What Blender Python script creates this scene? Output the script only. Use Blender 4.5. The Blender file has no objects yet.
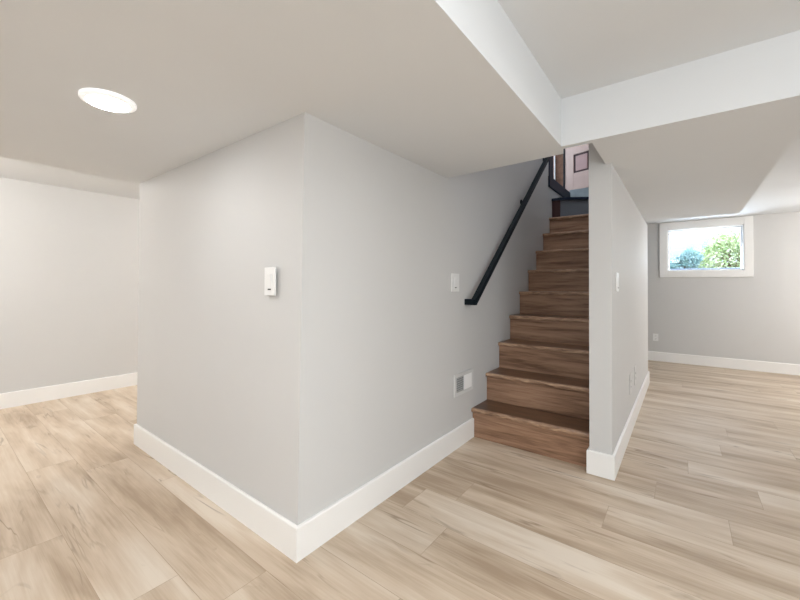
import bpy, bmesh, math, random
from mathutils import Vector, Matrix

random.seed(7)
S = bpy.context.scene
COL = S.collection

# ------------------------------------------------------------------ camera
CAM = Vector((1.3517, -1.0275, 1.2))
yaw, pit, rol = math.radians(37.4817), math.radians(0.6669), math.radians(0.1948)
fw = Vector((-math.sin(yaw)*math.cos(pit), math.cos(yaw)*math.cos(pit), math.sin(pit)))
rt = Vector((math.cos(yaw), math.sin(yaw), 0))
up = rt.cross(fw)
r2 = rt*math.cos(rol) + up*math.sin(rol)
u2 = -rt*math.sin(rol) + up*math.cos(rol)
cam_d = bpy.data.cameras.new('camera')
cam_d.sensor_width = 36.0
cam_d.lens = 369.94/800*36.0
cam_d.shift_y = -(300-282.36)/800
cam_d.clip_start = 0.02
cam = bpy.data.objects.new('camera', cam_d)
COL.objects.link(cam)
M = Matrix((r2, u2, -fw)).transposed().to_4x4()
M.translation = CAM
cam.matrix_world = M
S.camera = cam

# ------------------------------------------------------------------ world, exposure
W = bpy.data.worlds.new('sky_world'); S.world = W; W.use_nodes = True
nt = W.node_tree; nt.nodes.clear()
sky = nt.nodes.new('ShaderNodeTexSky'); sky.sky_type = 'NISHITA'; sky.sun_disc = False
sky.sun_elevation = math.radians(50); sky.sun_rotation = math.radians(200)
bgn = nt.nodes.new('ShaderNodeBackground'); bgn.inputs['Strength'].default_value = 1.1
wo = nt.nodes.new('ShaderNodeOutputWorld')
nt.links.new(sky.outputs[0], bgn.inputs[0]); nt.links.new(bgn.outputs[0], wo.inputs[0])
S.view_settings.view_transform = 'Standard'
S.view_settings.look = 'None'
S.view_settings.gamma = 1.0
S.view_settings.use_curve_mapping = False
S.view_settings.exposure = 0.68

LAMP_EMIT = 43.0          # the ceiling lamps' diffusers

def area(name, loc, target, size, power, color, shape='DISK', sy=None):
    l = bpy.data.lights.new(name, 'AREA'); l.shape = shape; l.size = size
    if sy: l.size_y = sy
    l.energy = power; l.color = color
    o = bpy.data.objects.new(name, l); COL.objects.link(o); o.location = loc
    o.rotation_euler = (Vector(target)-Vector(loc)).to_track_quat('-Z', 'Y').to_euler()
    return o
# unseen fill lights added to the rooms; recess lamp inferred from the bright soffit
def globe(name, loc, power, color, r=.12):
    l = bpy.data.lights.new(name, 'POINT'); l.shadow_soft_size = r; l.energy = power; l.color = color
    o = bpy.data.objects.new(name, l); COL.objects.link(o); o.location = loc
    return o
area('room_fill_near', (1.7, -1.7, 2.24), (1.7, -1.7, 0), 0.9, 26, (.94, .97, 1))  # guessed overhead fill, added; no fixture known behind the viewpoint
globe('recess_lamp', (1.15, -0.85, 2.1), 5.2, (.98, .98, .98))
area('room_fill_right', (3.0, 0.0, 2.24), (3.0, 0.0, 0), 0.9, 9, (.94, .97, 1))  # added overhead fill for the right side, no lamp seen there
globe('side_fill_near', (-2.9, -1.7, 2.08), 44, (1, .97, .93))  # unseen point fill added to lift the left room's wall and ceiling
globe('side_fill_far', (-2.9, 2.4, 2.12), 64, (1, .97, .93))  # added likewise for the far end of the left room
globe('window_room_fill', (3.7, 5.0, 1.6), 46, (1, .97, .94))  # hangs in mid-air, added to brighten the window wall
area('back_wall_fill', (0.6, -3.85, 1.15), (0.6, 2.0, 1.25), 4.5, 10, (.95, .97, 1), 'RECTANGLE', 1.7)  # soft fill added at the back wall, which has no window
area('right_wall_fill', (3.95, -1.0, 1.15), (0.0, 0.6, 1.25), 3.0, 50, (.88, .95, 1), 'RECTANGLE', 1.6)  # unseen area fill added at the windowless right wall
area('stairwell_fill', (.45, 2.2, 4.85), (.45, 2.2, 0), 0.5, 16, (.95, .95, 1))  # added above the shaft to lighten the stairs, no lamp known
# daylight from the upstairs entry and through the basement window
area('entry_daylight', (-1.35, 4.45, 3.7), (0.3, 4.0, 3.0), 0.9, 26, (.75, .87, 1), 'RECTANGLE', 1.4)
area('window_daylight', (1.6, 6.9, 1.60), (1.6, 4.0, 2.3), 0.9, 20, (.80, .90, 1), 'RECTANGLE', 0.62)

# ------------------------------------------------------------------ materials
def mat(name, color, rough=.5, spec=.5, metal=0, bump=0, bscale=200, var=0.0, vscale=3):
    m = bpy.data.materials.new(name); m.use_nodes = True
    n = m.node_tree; b = n.nodes['Principled BSDF']
    b.inputs['Base Color'].default_value = (*color, 1); b.inputs['Roughness'].default_value = rough
    b.inputs['Specular IOR Level'].default_value = spec; b.inputs['Metallic'].default_value = metal
    tc = n.nodes.new('ShaderNodeTexCoord')
    if bump:
        t = n.nodes.new('ShaderNodeTexNoise'); t.inputs['Scale'].default_value = bscale; t.inputs['Detail'].default_value = 3
        n.links.new(tc.outputs['Object'], t.inputs['Vector'])
        bp = n.nodes.new('ShaderNodeBump'); bp.inputs['Strength'].default_value = bump; bp.inputs['Distance'].default_value = .002
        n.links.new(t.outputs['Fac'], bp.inputs['Height']); n.links.new(bp.outputs[0], b.inputs['Normal'])
    if var:
        t = n.nodes.new('ShaderNodeTexNoise'); t.inputs['Scale'].default_value = vscale; t.inputs['Detail'].default_value = 4
        n.links.new(tc.outputs['Object'], t.inputs['Vector'])
        mx = n.nodes.new('ShaderNodeMix'); mx.data_type = 'RGBA'
        mx.inputs['A'].default_value = (*[c*(1-var) for c in color], 1); mx.inputs['B'].default_value = (*[min(1, c*(1+var)) for c in color], 1)
        n.links.new(t.outputs['Fac'], mx.inputs['Factor']); n.links.new(mx.outputs['Result'], b.inputs['Base Color'])
    return m

WALL = mat('wall_paint', (.61, .605, .595), .7, .18, bump=.12, bscale=260, var=.012)
CEIL = mat('ceiling_paint', (.73, .745, .757), .8, .2, bump=.10, bscale=300, var=.012)
TRIM = mat('trim_paint', (.86, .85, .83), .35, .45, var=.01)
WHITE = mat('white_plastic', (.80, .80, .79), .3, .5, var=.01)
BLACK = mat('black_powder_coat', (.003, .008, .012), .5, .16, bump=.05, bscale=500, var=.1)
DARK = mat('dark_blue_painted_wood', (.009, .016, .036), .5, .2, var=.15)
GREY = mat('plain_grey', (.13, .145, .165), .5, .4, var=.05)  # one plain grey for the top riser and the entry floor
SLOT = mat('dark_gap', (.06, .06, .06), .8, .2, var=.1)
PLATE = mat('painted_plate', (.68, .67, .655), .6, .3, var=.01)
VINYL = mat('white_vinyl', (.88, .89, .9), .3, .5, var=.01)

def wood(name, dark, mid, light, axis='X', rough=.35, spec=.5, tone=False, stretch=(.7, 9), fine=(3, 110), knots=True, dist=.6, fwt=.22):
    """plank wood with long grain along an axis; tone = read per-plank attributes"""
    m = bpy.data.materials.new(name); m.use_nodes = True
    n = m.node_tree; N = n.nodes.new; L = n.links.new; b = n.nodes['Principled BSDF']
    tc = N('ShaderNodeTexCoord')
    src = tc.outputs['Object']
    if tone:
        at = N('ShaderNodeAttribute'); at.attribute_name = 'seed'
        ad = N('ShaderNodeVectorMath'); ad.operation = 'ADD'
        cb = N('ShaderNodeCombineXYZ')
        for i, k in enumerate((37.0, 11.0, 53.0)):
            mu = N('ShaderNodeMath'); mu.operation = 'MULTIPLY'; mu.inputs[1].default_value = k
            L(at.outputs['Fac'], mu.inputs[0]); L(mu.outputs[0], cb.inputs[i])
        L(src, ad.inputs[0]); L(cb.outputs[0], ad.inputs[1]); src = ad.outputs[0]
    def noise(sx, sy, detail, dist=0.0, rough_=.55):
        mp = N('ShaderNodeMapping')
        mp.inputs['Scale'].default_value = (sx, sy, sy) if axis == 'X' else (sy, sx, sy)
        L(src, mp.inputs['Vector'])
        t = N('ShaderNodeTexNoise'); t.inputs['Scale'].default_value = 1; t.inputs['Detail'].default_value = detail
        t.inputs['Distortion'].default_value = dist; t.inputs['Roughness'].default_value = rough_
        L(mp.outputs[0], t.inputs['Vector']); return t.outputs['Fac']
    a = noise(stretch[0], stretch[1], 3, dist)
    f = noise(fine[0], fine[1], 4, .2, .65)
    r = N('ShaderNodeValToRGB')
    e = r.color_ramp.elements
    e[0].position = .29; e[0].color = (*dark, 1); e[1].position = .71; e[1].color = (*light, 1)
    k = e.new(.5); k.color = (*mid, 1)
    mixv = N('ShaderNodeMath'); mixv.operation = 'MULTIPLY_ADD'; mixv.inputs[1].default_value = fwt
    L(f, mixv.inputs[0])
    sb = N('ShaderNodeMath'); sb.operation = 'SUBTRACT'; sb.inputs[1].default_value = fwt/2
    L(a, sb.inputs[0]); L(sb.outputs[0], mixv.inputs[2])
    fac = mixv.outputs[0]
    if tone:
        at2 = N('ShaderNodeAttribute'); at2.attribute_name = 'tone'
        ad2 = N('ShaderNodeMath'); ad2.operation = 'ADD'
        L(fac, ad2.inputs[0]); L(at2.outputs['Fac'], ad2.inputs[1]); fac = ad2.outputs[0]
    L(fac, r.inputs['Fac'])
    colr = r.outputs['Color']
    if knots:
        kn = noise(2.2, 7.5, 4, 1.2, .6)
        kr = N('ShaderNodeMapRange'); kr.inputs['From Min'].default_value = .63; kr.inputs['From Max'].default_value = .74
        kr.inputs['To Min'].default_value = 0; kr.inputs['To Max'].default_value = .5
        L(kn, kr.inputs['Value'])
        mx = N('ShaderNodeMix'); mx.data_type = 'RGBA'
        L(kr.outputs[0], mx.inputs['Factor']); L(colr, mx.inputs['A']); mx.inputs['B'].default_value = (*[c*.75 for c in dark], 1)
        colr = mx.outputs['Result']
    if tone:
        c1 = noise(.8, 8.0, 3, .35, .6); c2 = noise(1.6, 5.0, 2, .3)
        ab = N('ShaderNodeMath'); ab.operation = 'SUBTRACT'; ab.inputs[1].default_value = .5; L(c1, ab.inputs[0])
        ab2 = N('ShaderNodeMath'); ab2.operation = 'ABSOLUTE'; L(ab.outputs[0], ab2.inputs[0])
        m1 = N('ShaderNodeMapRange'); m1.inputs['From Min'].default_value = .002; m1.inputs['From Max'].default_value = .020
        m1.inputs['To Min'].default_value = .55; m1.inputs['To Max'].default_value = 0; L(ab2.outputs[0], m1.inputs['Value'])
        m2 = N('ShaderNodeMapRange'); m2.inputs['From Min'].default_value = .54; m2.inputs['From Max'].default_value = .66; L(c2, m2.inputs['Value'])
        mm = N('ShaderNodeMath'); mm.operation = 'MULTIPLY'; L(m1.outputs[0], mm.inputs[0]); L(m2.outputs[0], mm.inputs[1])
        mx2 = N('ShaderNodeMix'); mx2.data_type = 'RGBA'
        L(mm.outputs[0], mx2.inputs['Factor']); L(colr, mx2.inputs['A']); mx2.inputs['B'].default_value = (.15, .09, .05, 1)
        colr = mx2.outputs['Result']
    L(colr, b.inputs['Base Color'])
    b.inputs['Roughness'].default_value = rough; b.inputs['Specular IOR Level'].default_value = spec
    bp = N('ShaderNodeBump'); bp.inputs['Strength'].default_value = .12; bp.inputs['Distance'].default_value = .0015
    L(f, bp.inputs['Height']); L(bp.outputs[0], b.inputs['Normal'])
    return m

FLOORM = wood('light_oak_plank', (.40, .30, .21), (.575, .463, .35), (.69, .60, .495), 'X', .5, .3, tone=True, stretch=(1.2, 8), dist=.3, fwt=.26)
RISERM = wood('walnut_riser', (.15, .080, .046), (.31, .18, .112), (.42, .26, .168), 'X', .42, .4, stretch=(1.7, 24), fine=(9, 190), fwt=.42, dist=.3)
TREADM = wood('walnut_tread', (.06, .028, .014), (.12, .060, .031), (.18, .096, .052), 'X', .30, .45, stretch=(1.7, 24), fine=(9, 190), fwt=.4, dist=.3)
NOSEM = wood('walnut_nosing', (.15, .082, .048), (.32, .195, .122), (.50, .335, .22), 'X', .36, .5, stretch=(9, 40), fine=(16, 260), fwt=.4)
REDDOOR = mat('pinkish_mahogany', (.47, .335, .29), .4, .5, bump=.1, bscale=60, var=.10, vscale=9)
PANELM = mat('pinkish_mahogany_panel', (.36, .22, .21), .35, .5, bump=.1, bscale=60, var=.12, vscale=9)
MOULD = mat('dark_moulding', (.05, .02, .02), .45, .4, var=.15)
BROWN = wood('brown_door_wood', (.14, .062, .035), (.20, .095, .055), (.25, .12, .07), 'Y', .45, .4, stretch=(3, 16), fine=(8, 150), knots=False)

def emit(name, col, st):
    m = bpy.data.materials.new(name); m.use_nodes = True
    n = m.node_tree; b = n.nodes['Principled BSDF']
    b.inputs['Base Color'].default_value = (.9, .9, .9, 1)
    b.inputs['Emission Color'].default_value = (*col, 1); b.inputs['Emission Strength'].default_value = st
    return m
LAMPM = emit('lit_diffuser', (.97, .985, 1), LAMP_EMIT)

def glass():
    m = bpy.data.materials.new('window_glass'); m.use_nodes = True
    n = m.node_tree; n.nodes.clear(); N = n.nodes.new
    o = N('ShaderNodeOutputMaterial'); mx = N('ShaderNodeMixShader'); t = N('ShaderNodeBsdfTransparent'); g = N('ShaderNodeBsdfGlossy')
    fr = N('ShaderNodeFresnel'); fr.inputs['IOR'].default_value = 1.35
    t.inputs['Color'].default_value = (.95, .97, .98, 1); g.inputs['Roughness'].default_value = .02
    n.links.new(fr.outputs[0], mx.inputs[0]); n.links.new(t.outputs[0], mx.inputs[1]); n.links.new(g.outputs[0], mx.inputs[2]); n.links.new(mx.outputs[0], o.inputs[0])
    return m
GLASS = glass()

# ------------------------------------------------------------------ helpers
def box(bm, x0, x1, y0, y1, z0, z1, bev=0, seg=2):
    vs = [bm.verts.new(p) for p in ((x0, y0, z0), (x1, y0, z0), (x1, y1, z0), (x0, y1, z0), (x0, y0, z1), (x1, y0, z1), (x1, y1, z1), (x0, y1, z1))]
    fs = [bm.faces.new([vs[i] for i in f]) for f in ((0, 3, 2, 1), (4, 5, 6, 7), (0, 1, 5, 4), (1, 2, 6, 5), (2, 3, 7, 6), (3, 0, 4, 7))]
    if bev:
        es = list({e for f in fs for e in f.edges})
        bmesh.ops.bevel(bm, geom=es, offset=bev, segments=seg, affect='EDGES', profile=.5)
    return vs

def prism(bm, pts, z0, z1):
    """extrude an xy outline (counter-clockwise) from z0 to z1"""
    a = [bm.verts.new((x, y, z0)) for x, y in pts]; c = [bm.verts.new((x, y, z1)) for x, y in pts]
    bm.faces.new(list(reversed(a))); bm.faces.new(c)
    n = len(pts)
    for i in range(n):
        j = (i+1) % n
        bm.faces.new((a[i], a[j], c[j], c[i]))

def cyl(bm, p0, p1, r0, r1=None, seg=24):
    p0, p1 = Vector(p0), Vector(p1); r1 = r0 if r1 is None else r1
    d = (p1-p0).normalized()
    a = d.orthogonal().normalized(); b = d.cross(a)
    A = []; B = []
    for i in range(seg):
        t = 2*math.pi*i/seg; v = a*math.cos(t)+b*math.sin(t)
        A.append(bm.verts.new(p0+v*r0)); B.append(bm.verts.new(p1+v*r1))
    for i in range(seg):
        j = (i+1) % seg; bm.faces.new((A[i], A[j], B[j], B[i]))
    bm.faces.new(list(reversed(A))); bm.faces.new(B)

def lathe(bm, cx, cy, prof, seg=64):
    rings = []
    for r, z in prof:
        if r < 1e-6: rings.append([bm.verts.new((cx, cy, z))])
        else: rings.append([bm.verts.new((cx+r*math.cos(2*math.pi*i/seg), cy+r*math.sin(2*math.pi*i/seg), z)) for i in range(seg)])
    for a, b in zip(rings, rings[1:]):
        for i in range(seg):
            j = (i+1) % seg
            if len(a) == 1: bm.faces.new((a[0], b[j], b[i]))
            elif len(b) == 1: bm.faces.new((a[i], a[j], b[0]))
            else: bm.faces.new((a[i], a[j], b[j], b[i]))

def bar(bm, p0, p1, w, h, wdir, bev=0):
    """square bar from p0 to p1, width w along wdir"""
    p0, p1 = Vector(p0), Vector(p1); d = (p1-p0).normalized(); s = Vector(wdir).normalized(); u = s.cross(d).normalized()
    vs = []
    for p in (p0, p1):
        for a, b in ((-1, -1), (1, -1), (1, 1), (-1, 1)):
            vs.append(bm.verts.new(p+s*a*w/2+u*b*h/2))
    fs = [bm.faces.new([vs[i] for i in f]) for f in ((0, 1, 2, 3), (7, 6, 5, 4), (0, 4, 5, 1), (1, 5, 6, 2), (2, 6, 7, 3), (3, 7, 4, 0))]
    if bev:
        bmesh.ops.bevel(bm, geom=list({e for f in fs for e in f.edges}), offset=bev, segments=2, affect='EDGES', profile=.5)

def obj(name, bm, m, parent=None, smooth=False):
    bmesh.ops.recalc_face_normals(bm, faces=bm.faces[:])
    me = bpy.data.meshes.new(name); bm.to_mesh(me); bm.free()
    me.materials.append(m)
    if smooth:
        for p in me.polygons: p.use_smooth = True
        try: me.set_sharp_from_angle(angle=math.radians(35))
        except Exception: pass
    o = bpy.data.objects.new(name, me); COL.objects.link(o)
    if parent:
        o.parent = parent
        if parent.get('_abs') is None: pass
        base = parent.matrix_world_base if hasattr(parent, 'matrix_world_base') else None
    return o

def thing(name, label, cat, loc=(0, 0, 0), group=None, rotz=0, kind=None):
    o = bpy.data.objects.new(name, None); COL.objects.link(o); o.location = loc; o.rotation_euler = (0, 0, rotz)
    o.empty_display_size = .05
    o['label'] = label; o['category'] = cat
    if group: o['group'] = group
    if kind: o['kind'] = kind
    return o

def tag(o, label, cat, group=None, kind=None):
    o['label'] = label; o['category'] = cat
    if group: o['group'] = group
    if kind: o['kind'] = kind
    return o

def struct(name, bm, m, label, cat, smooth=False):
    return tag(obj(name, bm, m, None, smooth), label, cat, kind='structure')

B = bmesh.new

# ------------------------------------------------------------------ dimensions
Z1, Z3, ZT = 1.985, 2.252, 4.9
LB = 1.955                         # the block between the rooms reaches x = -LB
Y1, YO, YO2 = 1.698, 1.276, 1.194              # first riser, edge of the stair opening
XW0, XW1, YP, YPE = .863, .992, 1.632, 4.572
XS, YB, XS2, YE, XO = .814, 1.150, 1.821, 4.229, .960
YW, XL = 6.356, -3.916
RISE, RUN = .231, .2696
BH, BT = .1495, .015
XR, YK = 4.1, -4.0                 # right and back wall, outside the frame

# ------------------------------------------------------------------ structure: floor of planks
def floor():
    bm = B()
    tone = bm.faces.layers.float.new('tone'); seed = bm.faces.layers.float.new('seed')
    w, g = .236, .0011
    k0 = int(math.floor((YK+.59)/w)); k1 = int(math.ceil((YW+.59)/w))
    rnd = random.Random(21)
    known = {0: (-2.0, 0), 1: (-.05, 0), 2: (-1.2, 0), 6: (.33, 0), 7: (1.02, 0), 8: (1.53, 0), 9: (1.214, 0), 10: (1.69, 0)}
    for k in range(k0, k1):
        y0, y1 = -.59+w*k, -.59+w*(k+1)
        Lp = 1.68
        off = known[k][0] if k in known else rnd.random()*Lp
        x = off-Lp*math.ceil((off-XL)/Lp)
        while x < XR:
            a, b = max(x, XL), min(x+Lp, XR)
            ya, yb = max(y0, YK), min(y1, YW)
            t = rnd.uniform(-.06, .08); s = rnd.random()*9
            if b-a > .01 and yb-ya > .01:
                f = bm.faces.new([bm.verts.new(p) for p in ((a+g, ya+g, 0), (b-g, ya+g, 0), (b-g, yb-g, 0), (a+g, yb-g, 0))])
                f[tone] = t; f[seed] = s
            x += Lp
    # the slab under the joints
    n0 = len(bm.faces)
    box(bm, XL-.1, XR+.1, YK-.1, YW+.1, -.15, -.0012)
    bm.faces.ensure_lookup_table()
    for f in bm.faces[n0:]: f[tone] = -.30; f[seed] = .5
    return struct('floor', bm, FLOORM, 'light oak plank floor running through all the rooms', 'floor')
floor()

# ------------------------------------------------------------------ structure: walls
bm = B()                           # front of the block, its right corner leaning back a little
vs = box(bm, -LB, 0, 0, .12, 0, Z1+.12)
for v in vs:
    if v.co.z > 1 and v.co.x > -.1 and v.co.y < .06: v.co.y += .027
struct('wall_front', bm, WALL, 'pale grey wall with the single light switch left of the corner', 'wall')
bm = B()
box(bm, -.12, 0, .12, 3.816, 0, ZT)
box(bm, -.12, 0, 3.816, 5.1, 0, 2.47)
struct('wall_stair_left', bm, WALL, 'pale grey wall that carries the black handrail and runs up the stairs', 'wall')
bm = B(); box(bm, -LB, -LB+.12, .12, YW, 0, Z3+.1)
struct('wall_block_left', bm, WALL, 'pale grey wall behind the left end of the block', 'wall')
bm = B()
box(bm, XW0, XW1, YP, YPE, 0, Z1)
box(bm, XW0, XO, YP, YPE, Z1, ZT)
box(bm, XO, XO+.12, YO-.1, YPE, Z3+.15, ZT)
box(bm, XW0, XO+.12, YPE, 5.3, 2.3, ZT)
struct('wall_partition', bm, WALL, 'narrow ended grey partition wall on the right of the stairs', 'wall')
bm = B(); box(bm, XL-.12, XL, YK, YW, 0, Z3+.1)
struct('wall_left', bm, WALL, 'warm grey far wall of the room on the left', 'wall')
bm = B(); box(bm, XR, XR+.12, YK, YW, 0, Z3+.1)
struct('wall_right', bm, WALL, 'grey wall of the window room on the right', 'wall')
bm = B(); box(bm, XL-.12, XR+.12, YK-.12, YK, 0, Z3+.1)
struct('wall_back', bm, WALL, 'grey wall behind the viewpoint', 'wall')
WX0, WX1, WZ0, WZ1 = 1.139, 2.060, 1.460, 2.135       # window opening
bm = B()
box(bm, XL-.12, WX0, YW, YW+.2, 0, Z3+.1); box(bm, WX1, XR+.12, YW, YW+.2, 0, Z3+.1)
box(bm, WX0, WX1, YW, YW+.2, 0, WZ0); box(bm, WX0, WX1, YW, YW+.2, WZ1, Z3+.1)
struct('wall_window', bm, WALL, 'grey far wall with the small high window', 'wall')
bm = B(); box(bm, -.12, XW0, YPE-.12, YPE, 0, Z3)
struct('wall_under_stairs', bm, WALL, 'grey wall closing the space under the stairs', 'wall')
# stairwell above the ceiling
bm = B()
box(bm, -.12, XO+.12, YO-.1, YO, Z3, ZT)
box(bm, -1.7, XO+.12, 5.1, 5.3, 2.3, ZT)                # behind the upper doors
box(bm, -1.7, -1.58, 3.7, 5.1, 2.3, ZT)
box(bm, -1.58, -.12, 3.7, 3.816, 2.3, ZT)
struct('wall_stairwell', bm, WALL, 'shaded grey walls at the top of the stairs', 'wall')
bm = B(); box(bm, -1.7, XO+.12, YO-.1, 5.3, ZT, ZT+.1)
struct('ceiling_stairwell', bm, CEIL, 'ceiling above the stairs', 'ceiling')
bm = B(); box(bm, -1.58, 0, 3.816, 5.1, 2.47, 2.58)
struct('floor_upper', bm, GREY, 'floor of the entry at the top of the stairs', 'floor')

# ------------------------------------------------------------------ structure: ceilings
bm = B()
box(bm, XL-.12, -.06, YK-.12, YW+.2, Z3, Z3+.15)
box(bm, XO, XR+.12, YO, YW+.2, Z3, Z3+.15)
box(bm, -.06, XO, YK-.12, YO-.05, Z3, Z3+.15)
box(bm, XO, XR+.12, YK-.12, YO, Z3, Z3+.15)
box(bm, 0, XO, YPE, YW+.2, Z3, Z3+.02)
struct('ceiling', bm, CEIL, 'off white main ceiling seen in the raised recess at the upper right', 'ceiling')
bm = B()
prism(bm, [(-LB, YK), (XS, YK), (XS, YB), (XR, YB), (XR, 1.72), (XS2, 1.72), (XS2, YE), (XO, YE), (XO, YO2), (XS, YO2), (XS-.02, YO), (-LB, YO+.045)], Z1, Z3)
bm.normal_update()
bmesh.ops.triangulate(bm, faces=[f for f in bm.faces if len(f.verts) > 4])
struct('ceiling_soffit', bm, CEIL, 'lowered off white ceiling and beam above the stairs and the corner', 'ceiling')

# ------------------------------------------------------------------ structure: baseboards (top edge eased)
def base_run(bm, p0, p1, nrm):
    p0, p1 = Vector((*p0, 0)), Vector((*p1, 0)); n = Vector((*nrm, 0))
    prof = [(0, 0), (BT, 0), (BT, BH-.006), (BT-.003, BH-.0015), (BT-.007, BH), (0, BH)]
    A = [bm.verts.new(p0+n*a+Vector((0, 0, z))) for a, z in prof]; C = [bm.verts.new(p1+n*a+Vector((0, 0, z))) for a, z in prof]
    k = len(prof)
    for i in range(k):
        j = (i+1) % k; bm.faces.new((A[i], A[j], C[j], C[i]))
    bm.faces.new(list(reversed(A))); bm.faces.new(C)

def base_loop(bm, path):
    """mitred baseboard along a path of (x, y, outward offset direction x, y)"""
    prof = [(0, 0), (BT, 0), (BT, BH-.006), (BT-.003, BH-.0015), (BT-.007, BH), (0, BH)]
    rings = [[bm.verts.new((x+ox*a, y+oy*a, z)) for a, z in prof] for x, y, ox, oy in path]
    k = len(prof)
    for A, C in zip(rings, rings[1:]):
        for i in range(k):
            j = (i+1) % k; bm.faces.new((A[i], A[j], C[j], C[i]))
    bm.faces.new(list(reversed(rings[0]))); bm.faces.new(rings[-1])

bm = B(); base_loop(bm, [(-LB, YW, -1, 0), (-LB, 0, -1, -1), (0, 0, 1, -1), (0, Y1, 1, 0)])
struct('baseboard_front', bm, TRIM, 'white baseboard round the near corner of the wall', 'baseboard')
bm = B(); base_loop(bm, [(XW0, Y1-.002, -1, 0), (XW0, YP, -1, -1), (XW1, YP, 1, -1), (XW1, YPE, 1, 1), (XW0, YPE, 0, 1)])
struct('baseboard_partition', bm, TRIM, 'white baseboard round the partition wall beside the stairs', 'baseboard')
bm = B(); base_run(bm, (XL, YK), (XL, YW), (1, 0))
struct('baseboard_left', bm, TRIM, 'white baseboard of the far left wall', 'baseboard')
bm = B(); base_run(bm, (XL, YW), (XR, YW), (0, -1))
struct('baseboard_window', bm, TRIM, 'white baseboard under the window', 'baseboard')
bm = B(); base_run(bm, (XR, YK), (XR, YW), (-1, 0))
struct('baseboard_right', bm, TRIM, 'white baseboard of the right wall', 'baseboard')

# ------------------------------------------------------------------ window
w = thing('window_1', 'small high window in a white casing on the far wall', 'window', (1.6, YW, WZ0), kind='structure')
def part(name, bm, m, parent, smooth=False, label=None):
    o = obj(name, bm, m, parent, smooth)
    o.matrix_parent_inverse = Matrix.Translation(-Vector(parent_world(parent)))
    if label: o['label'] = label
    return o
def parent_world(p):
    v = Vector((0, 0, 0))
    while p:
        v += p.location if p.type == 'EMPTY' else Vector((0, 0, 0)); p = p.parent
    return v
CW, CT = .097, .112
bm = B()
box(bm, WX0-CW, WX0, YW-.02, YW, WZ0-CW, WZ1+CT, .002); box(bm, WX1, WX1+CW, YW-.02, YW, WZ0-CW, WZ1+CT, .002)
box(bm, WX0, WX1, YW-.02, YW, WZ0-CW, WZ0, .002); box(bm, WX0, WX1, YW-.02, YW, WZ1, WZ1+CT, .002)
part('window_casing', bm, TRIM, w)
bm = B()
for a in ((WX0, WX0+.012, YW-.004, YW+.15, WZ0, WZ1), (WX1-.012, WX1, YW-.004, YW+.15, WZ0, WZ1), (WX0, WX1, YW-.004, YW+.15, WZ0, WZ0+.012), (WX0, WX1, YW-.004, YW+.15, WZ1-.012, WZ1)): box(bm, *a)
part('window_jamb', bm, TRIM, w)
FR = .014
bm = B()
ix0, ix1, iz0, iz1 = WX0+.012, WX1-.012, WZ0+.012, WZ1-.012
for a in ((ix0, ix0+.018, YW+.09, YW+.15, iz0, iz1), (ix1-FR, ix1, YW+.09, YW+.15, iz0, iz1), (ix0+.018, ix1-FR, YW+.09, YW+.15, iz0, iz0+.012), (ix0+.018, ix1-FR, YW+.09, YW+.15, iz1-FR, iz1)): box(bm, *a)
wf = part('window_frame', bm, VINYL, w)
bm = B(); box(bm, ix0+.018, ix1-FR, YW+.115, YW+.121, iz0+.012, iz1-FR)
part('window_pane', bm, GLASS, w)

# ------------------------------------------------------------------ staircase
st = thing('staircase', 'dark walnut staircase rising between the two grey walls', 'stairs', (.43, Y1, 0))
for k in range(9):
    yk, zt = Y1+RUN*k, RISE*(k+1)
    bm = B(); box(bm, .002, XW0-.002, yk, yk+.018, zt-RISE, zt-.03)
    part('riser', bm, RISERM, st)
    bm = B()
    ny = yk-.025
    # tread board with a bullnosed front strip
    yb = ny+.034
    ye = yk+RUN+(.06 if k == 8 else .018)
    bm = B(); box(bm, .002, XW0-.002, yb, ye, zt-.03, zt)
    td = part('tread', bm, TREADM, st)
    bm = B()
    prof = [(yb, zt-.03), (ny+.006, zt-.03), (ny+.001, zt-.026), (ny, zt-.02), (ny, zt-.010), (ny+.003, zt-.003), (ny+.009, zt+.0004), (yb, zt+.0004)]
    A = [bm.verts.new((.002, y, z)) for y, z in prof]; C = [bm.verts.new((XW0-.002, y, z)) for y, z in prof]
    n = len(prof)
    for i in range(n): bm.faces.new((A[i], A[(i+1) % n], C[(i+1) % n], C[i]))
    bm.faces.new(A); bm.faces.new(list(reversed(C)))
    no = obj('nosing', bm, NOSEM, td)
    no.matrix_parent_inverse = Matrix.Identity(4)
# the winder at the top: a short wooden face at the left, a grey face swinging away to the right
zt = RISE*10+.035
zl = RISE*9
bm = B(); box(bm, .002, .10, 3.965, 4.10, zl, zt-.03)
part('riser', bm, MOULD, st, label='dark brown top riser')  # darker brown than the risers below
bm = B(); prism(bm, [(.10, 3.985), (.861, 4.41), (.861, 4.44), (.10, 4.02)], zl, zt-.03)
part('winder_riser', bm, GREY, st, label='grey top riser')
bm = B(); prism(bm, [(.002, 3.945), (.10, 3.945), (.861, 4.38), (.861, 4.95), (.002, 4.95)], zt-.03, zt)
part('winder_tread', bm, DARK, st, label='dark blue top step')
bm = B(); box(bm, .0, .022, 3.80, 4.86, 2.47, 2.605, .003)
struct('trim_3', bm, DARK, 'dark blue edge board of the landing left of the top step', 'trim')
bm = B(); box(bm, .002, XW0-.002, 4.9, 5.08, zt, 2.655)
part('door_sill', bm, mat('pale_grey_sill', (.27, .31, .33), .4, .4, var=.35, vscale=9), st, label='pale grey sill under the red door')

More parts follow.
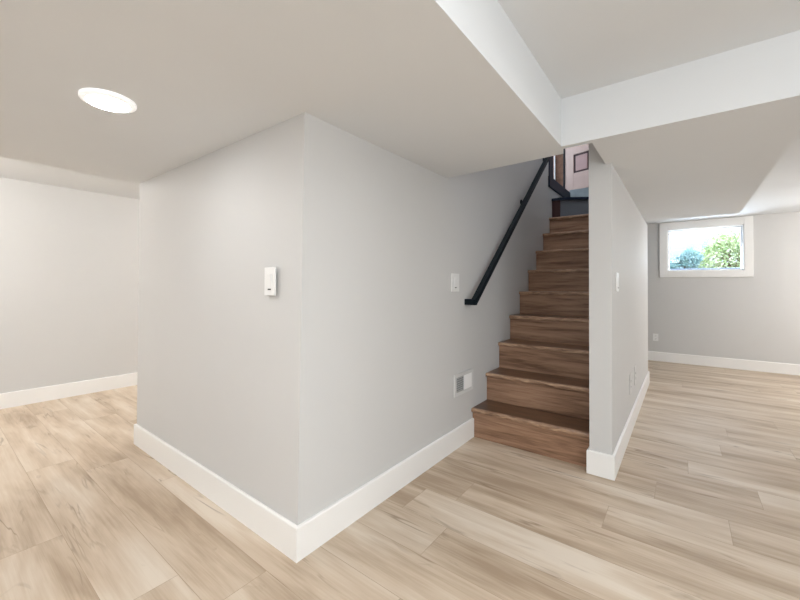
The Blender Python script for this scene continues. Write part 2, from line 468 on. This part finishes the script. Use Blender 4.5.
# ------------------------------------------------------------------ doors at the top
d1 = thing('door_1', 'reddish panelled door at the top of the stairs', 'door', (-.087, 5.0, 2.66), kind='structure')
ang = math.atan2(-.1, .339)
d1.rotation_euler = (0, 0, ang)
def dpart(name, bm, m, parent):
    return obj(name, bm, m, parent)
bm = B()                                # local: x along the leaf, y away, z up; stiles and rails round recessed panels
DW, DH, DT = .84, 2.03, .042
def leaf(bm, x0, x1, z0, z1, dep): box(bm, x0, x1, dep, DT-dep, z0, z1, .002)
sx = .135
for a in ((0, sx), (DW/2-.05, DW/2+.05), (DW-sx, DW)): leaf(bm, a[0], a[1], 0, DH, 0)
RL = [(0, .255), (.535, .70), (1.22, 1.34), (1.92, DH)]
for a in RL:
    leaf(bm, sx, DW/2-.05, a[0], a[1], 0); leaf(bm, DW/2+.05, DW-sx, a[0], a[1], 0)
lf = dpart('leaf_frame', bm, REDDOOR, d1)
for x0, x1 in ((sx, DW/2-.05), (DW/2+.05, DW-sx)):
    for (a, b), (c, e) in zip(RL, RL[1:]):
        bm = B(); leaf(bm, x0-.004, x1+.004, b-.004, c+.004, .014)
        mo = dpart('panel_moulding', bm, MOULD, d1)
        bm = B(); box(bm, x0+.028, x1-.028, .006, .03, b+.028, c-.028, .006)
        dpart('door_panel', bm, PANELM, d1)
bm = B(); box(bm, -.022, -.001, -.012, DT, 0, DH)
dpart('door_edge_strip', bm, BLACK, d1)
d2 = thing('door_2', 'plain brown door beside the reddish door at the top of the stairs', 'door', (-.65, 5.06, 2.58), kind='structure')
bm = B(); box(bm, 0, .53, 0, .035, 0, 2.03, .002)
dpart('door_leaf', bm, BROWN, d2)
bm = B(); cyl(bm, (.46, 0, .98), (.46, -.05, .98), .012); cyl(bm, (.46, -.04, .98), (.46, -.07, .98), .026)
dpart('door_knob', bm, BLACK, d2)
bm = B(); box(bm, -.258, -.240, 5.03, 5.058, 2.58, 4.7)
struct('trim_1', bm, TRIM, 'thin white trim strip beside the brown door', 'trim')
bm = B(); box(bm, -.03, .012, 3.818, 3.99, 2.605, 4.6, .003)
struct('trim_2', bm, DARK, 'dark blue casing at the corner above the handrail', 'trim')

# ------------------------------------------------------------------ handrail
h = thing('handrail', 'black square handrail on the wall beside the stairs', 'handrail', (.07, 1.57, 1.085))
p0 = Vector((.07, 1.585, 1.085)); p1 = Vector((.07, 3.46, 2.685)); dr = (p1-p0).normalized(); p1 = p0+dr*2.75
bm = B(); bar(bm, p0, p1, .042, .042, (1, 0, 0), .003); part('rail', bm, BLACK, h)
bm = B(); bar(bm, (0, 1.578, 1.083), (.09, 1.578, 1.083), .042, .046, (0, 1, 0), .003); part('wall_return', bm, BLACK, h)
for yy in (2.82, 3.6):
    q = p0+dr*((yy-p0.y)/dr.y)
    bm = B(); cyl(bm, (0, q.y, q.z-.05), (.006, q.y, q.z-.05), .03); cyl(bm, (0, q.y, q.z-.05), (.07, q.y, q.z-.045), .007); cyl(bm, (.07, q.y, q.z-.05), (.07, q.y, q.z-.012), .008)
    part('wall_bracket', bm, BLACK, h, True)

# ------------------------------------------------------------------ plates on the walls
def switch(label, loc, rotz, wd=.078, ht=.125):
    """local: x across, -y out of the wall, z up; origin at the plate's centre on the wall"""
    t = thing('light_switch', label, 'light switch', loc, rotz=rotz)
    bm = B(); box(bm, -wd/2, wd/2, -.007, 0, -ht/2, ht/2, .0025); obj('cover_plate', bm, WHITE, t)
    bm = B()
    prof = [(-.007, -.034), (-.0085, -.034), (-.0125, .034), (-.007, .034)]
    A = [bm.verts.new((-.0165, y, z)) for y, z in prof]; C = [bm.verts.new((.0165, y, z)) for y, z in prof]
    for i in range(4): bm.faces.new((A[i], A[(i+1) % 4], C[(i+1) % 4], C[i]))
    bm.faces.new(A); bm.faces.new(C)
    rk = obj('rocker', bm, WHITE, t)
    bm = B(); box(bm, -.012, .012, -.0088, -.0075, -.041, -.035); obj('locator_slot', bm, SLOT, t)
    return t
switch('white light switch left of the near wall corner', (-.216, .001, 1.223), 0, .088, .134)
switch('white light switch on the wall just left of the handrail end', (0, 1.406, 1.232), math.pi/2, .115, .135)
switch('white light switch on the right side of the partition wall near its edge', (XW1, 1.857, 1.235), math.pi/2, .10, .128)
def outlet(label, loc, rotz, m=WHITE, group=None, wd=.072, ht=.117, sockets=True):
    t = thing('wall_outlet', label, 'outlet', loc, group, rotz)
    bm = B(); box(bm, -wd/2, wd/2, -.006, 0, -ht/2, ht/2, .0025); obj('cover_plate', bm, m, t)
    for s in (-1, 1):
        bm = B(); box(bm, -.017, .017, -.0085, -.004, s*.0245-.0145, s*.0245+.0145, .003)
        fc = obj('socket', bm, m, t)
        bm = B()
        for x in (-.0065, .0065): box(bm, x-.0012, x+.0012, -.0089, -.0084, s*.0245-.003, s*.0245+.006)
        cyl(bm, (0, -.0084, s*.0245-.008), (0, -.0089, s*.0245-.008), .0023, seg=10)
        obj('socket_slots', bm, SLOT, fc)
    return t
outlet('white wall outlet low on the far wall under the window', (.983, YW, .384), 0)
outlet('wall outlet low on the partition, the one nearer the stairs', (XW1, 2.61, .395), math.pi/2, PLATE, None, .085, .17)
outlet('wall outlet low on the partition, the one nearer the window', (XW1, 2.985, .395), math.pi/2, PLATE, None, .085, .17)

# ------------------------------------------------------------------ air register
v = thing('air_register', 'white wall air register beside the lowest steps', 'air vent', (0, 1.542, .465), rotz=math.pi/2)
fwid, fhei = .306, .165
bm = B()
for a in ((-fwid/2, -fwid/2+.03, -fhei/2, fhei/2), (fwid/2-.03, fwid/2, -fhei/2, fhei/2), (-fwid/2+.03, fwid/2-.03, -fhei/2, -fhei/2+.028), (-fwid/2+.03, fwid/2-.03, fhei/2-.028, fhei/2)):
    box(bm, a[0], a[1], -.010, 0, a[2], a[3], .002)
obj('register_frame', bm, mat('register_enamel', (.66, .66, .65), .35, .5, var=.02), v)
bm = B(); box(bm, -.125, .0, -.002, -.0005, -.06, .06); obj('dark_duct', bm, mat('grey_duct', (.30, .305, .30), .7, .3, var=.1), v)
for i in range(7):
    z = -.048+i*.016
    bm = B(); bar(bm, (-.123, -.006, z), (-.002, -.006, z), .010, .0016, (0, 1, -.55)); obj('louver', bm, WHITE, v)
bm = B(); box(bm, 0, .008, -.009, -.001, -.056, .056, .001); box(bm, .008, .124, -.0095, -.001, -.056, .056, .001); obj('closed_panel', bm, mat('sheen_lightened_enamel', (.93, .93, .93), .3, .5, var=.005), v)  # painted lighter than the frame, in place of the light this half reflects

# ------------------------------------------------------------------ ceiling light
cl = thing('ceiling_light', 'lit round flush disc light on the lowered ceiling at left', 'ceiling light', (-.575, -.545, Z1))
R = .097
bm = B(); lathe(bm, 0, 0, [(0, 0), (R, 0), (R, -.008), (R-.003, -.012), (R-.019, -.017), (R-.022, -.017), (R-.022, -.010), (0, -.010)])
obj('lamp_rim', bm, emit('glowing_frosted_rim', (1, .985, .96), .28), cl, True)
bm = B(); lathe(bm, 0, 0, [(R-.0225, -.011), (R-.024, -.0165), (R*.5, -.0185), (0, -.019)])
obj('lamp_diffuser', bm, LAMPM, cl, True)

# ------------------------------------------------------------------ outside the window
SOIL = mat('garden_soil', (.20, .17, .13), .9, .2, bump=.5, bscale=30, var=.3, vscale=6)
bm = B(); box(bm, -6, 10, YW+.2, 16, 1.0, 1.2)
struct('ground_outside', bm, SOIL, 'ground outside the window', 'ground')
SIDING = mat('pale_siding', (.78, .765, .75), .6, .3, var=.03)
bm = B()
for i in range(22):
    z = 1.2+i*.16
    A = [bm.verts.new(p) for p in ((-3, 10.0, z+.16), (6, 10.0, z+.16), (6, 9.975, z), (-3, 9.975, z))]
    bm.faces.new(A)
    C = [bm.verts.new(p) for p in ((-3, 10.0, z), (6, 10.0, z), (6, 9.975, z), (-3, 9.975, z))]; bm.faces.new(C)
box(bm, -3, 6, 10.0, 10.2, 1.2, 4.72)
hs = tag(obj('house', bm, SIDING), 'pale sided house wall across the yard beyond the window', 'house')
FEN = mat('blue_grey_boards', (.33, .41, .47), .7, .3, var=.1)
fe = thing('fence', 'low blue grey board fence outside the window at left', 'fence', (.9, 9.55, 1.2))
for i in range(8):
    bm = B(); box(bm, -1.6, .9, 0, .02, .06+i*.135, .185+i*.135, .004); obj('fence_board', bm, FEN, fe)
for x in (-1.5, -.3, .85):
    bm = B(); box(bm, x-.04, x+.04, .02, .1, 0, 1.16, .004); obj('fence_post', bm, FEN, fe)

def leafmat(name, c1, c2):
    m = bpy.data.materials.new(name); m.use_nodes = True
    n = m.node_tree; b = n.nodes['Principled BSDF']; b.inputs['Roughness'].default_value = .5
    b.inputs['Specular IOR Level'].default_value = .3
    tc = n.nodes.new('ShaderNodeTexCoord'); t = n.nodes.new('ShaderNodeTexNoise'); t.inputs['Scale'].default_value = 6
    r = n.nodes.new('ShaderNodeValToRGB'); r.color_ramp.elements[0].position = .35; r.color_ramp.elements[1].position = .65
    r.color_ramp.elements[0].color = (*c1, 1); r.color_ramp.elements[1].color = (*c2, 1)
    n.links.new(tc.outputs['Object'], t.inputs['Vector']); n.links.new(t.outputs['Fac'], r.inputs['Fac']); n.links.new(r.outputs[0], b.inputs['Base Color'])
    return m
def shrub(label, loc, blobs, n, m, seed, size=.06):
    rnd = random.Random(seed)
    t = thing('shrub', label, 'shrub', loc)
    bm = B()
    for cx, cy, cz, r in blobs:
        for i in range(5):
            a = rnd.random()*6.28
            cyl(bm, (rnd.uniform(-.04, .04), rnd.uniform(-.04, .04), 0), (cx+math.cos(a)*r*.5, cy+math.sin(a)*r*.5, cz+r*.3), .012, .004, 7)
    obj('stems', bm, BROWN, t)
    bm = B()
    tot = sum(b[3]**2 for b in blobs)
    for cx, cy, cz, r in blobs:
        for i in range(int(n*r*r/tot)):
            d = Vector((rnd.gauss(0, 1), rnd.gauss(0, 1), rnd.gauss(0, 1))).normalized()
            p = Vector((cx, cy, cz))+d*r*(rnd.random()**.4)*Vector((1, 1, 1)).x
            if p.z < .02: continue
            l = (d+Vector((rnd.gauss(0, .6), rnd.gauss(0, .6), rnd.gauss(0, .6)))).normalized()
            s = l.orthogonal().normalized(); s.rotate(Matrix.Rotation(rnd.random()*6.28, 3, l)); u = s.cross(l)
            L_ = size*rnd.uniform(.6, 1.3); w_ = L_*.28
            v0 = bm.verts.new(p); v1 = bm.verts.new(p+l*L_*.5+s*w_+u*.006); v2 = bm.verts.new(p+l*L_-u*.008); v3 = bm.verts.new(p+l*L_*.5-s*w_+u*.006)
            bm.faces.new((v0, v1, v2)); bm.faces.new((v0, v2, v3))
    obj('foliage', bm, m, t)
    return t
shrub('yellow green leafy shrub outside the window at right', (2.1, 8.75, 1.2), [(0, 0, .62, .42), (-.42, 0, .5, .34), (.3, .1, .55, .4), (.05, 0, .95, .3), (-.15, .05, .85, .25)], 5200, leafmat('yellow_green_leaf', (.34, .46, .16), (.80, .80, .50)), 3)
shrub('smaller blue green shrub outside the window at left', (1.36, 7.75, 1.2), [(0, 0, .42, .2), (.1, 0, .56, .15), (-.16, .03, .34, .15)], 1800, leafmat('blue_green_leaf', (.24, .40, .33), (.55, .68, .62)), 5)
bm = B(); box(bm, .2, 3.2, 7.2, 7.32, 1.2, 1.535, .01)
tag(obj('garden_kerb', bm, mat('grey_kerb', (.30, .33, .36), .8, .3, var=.1)), 'low grey kerb outside along the bottom of the window', 'kerb')
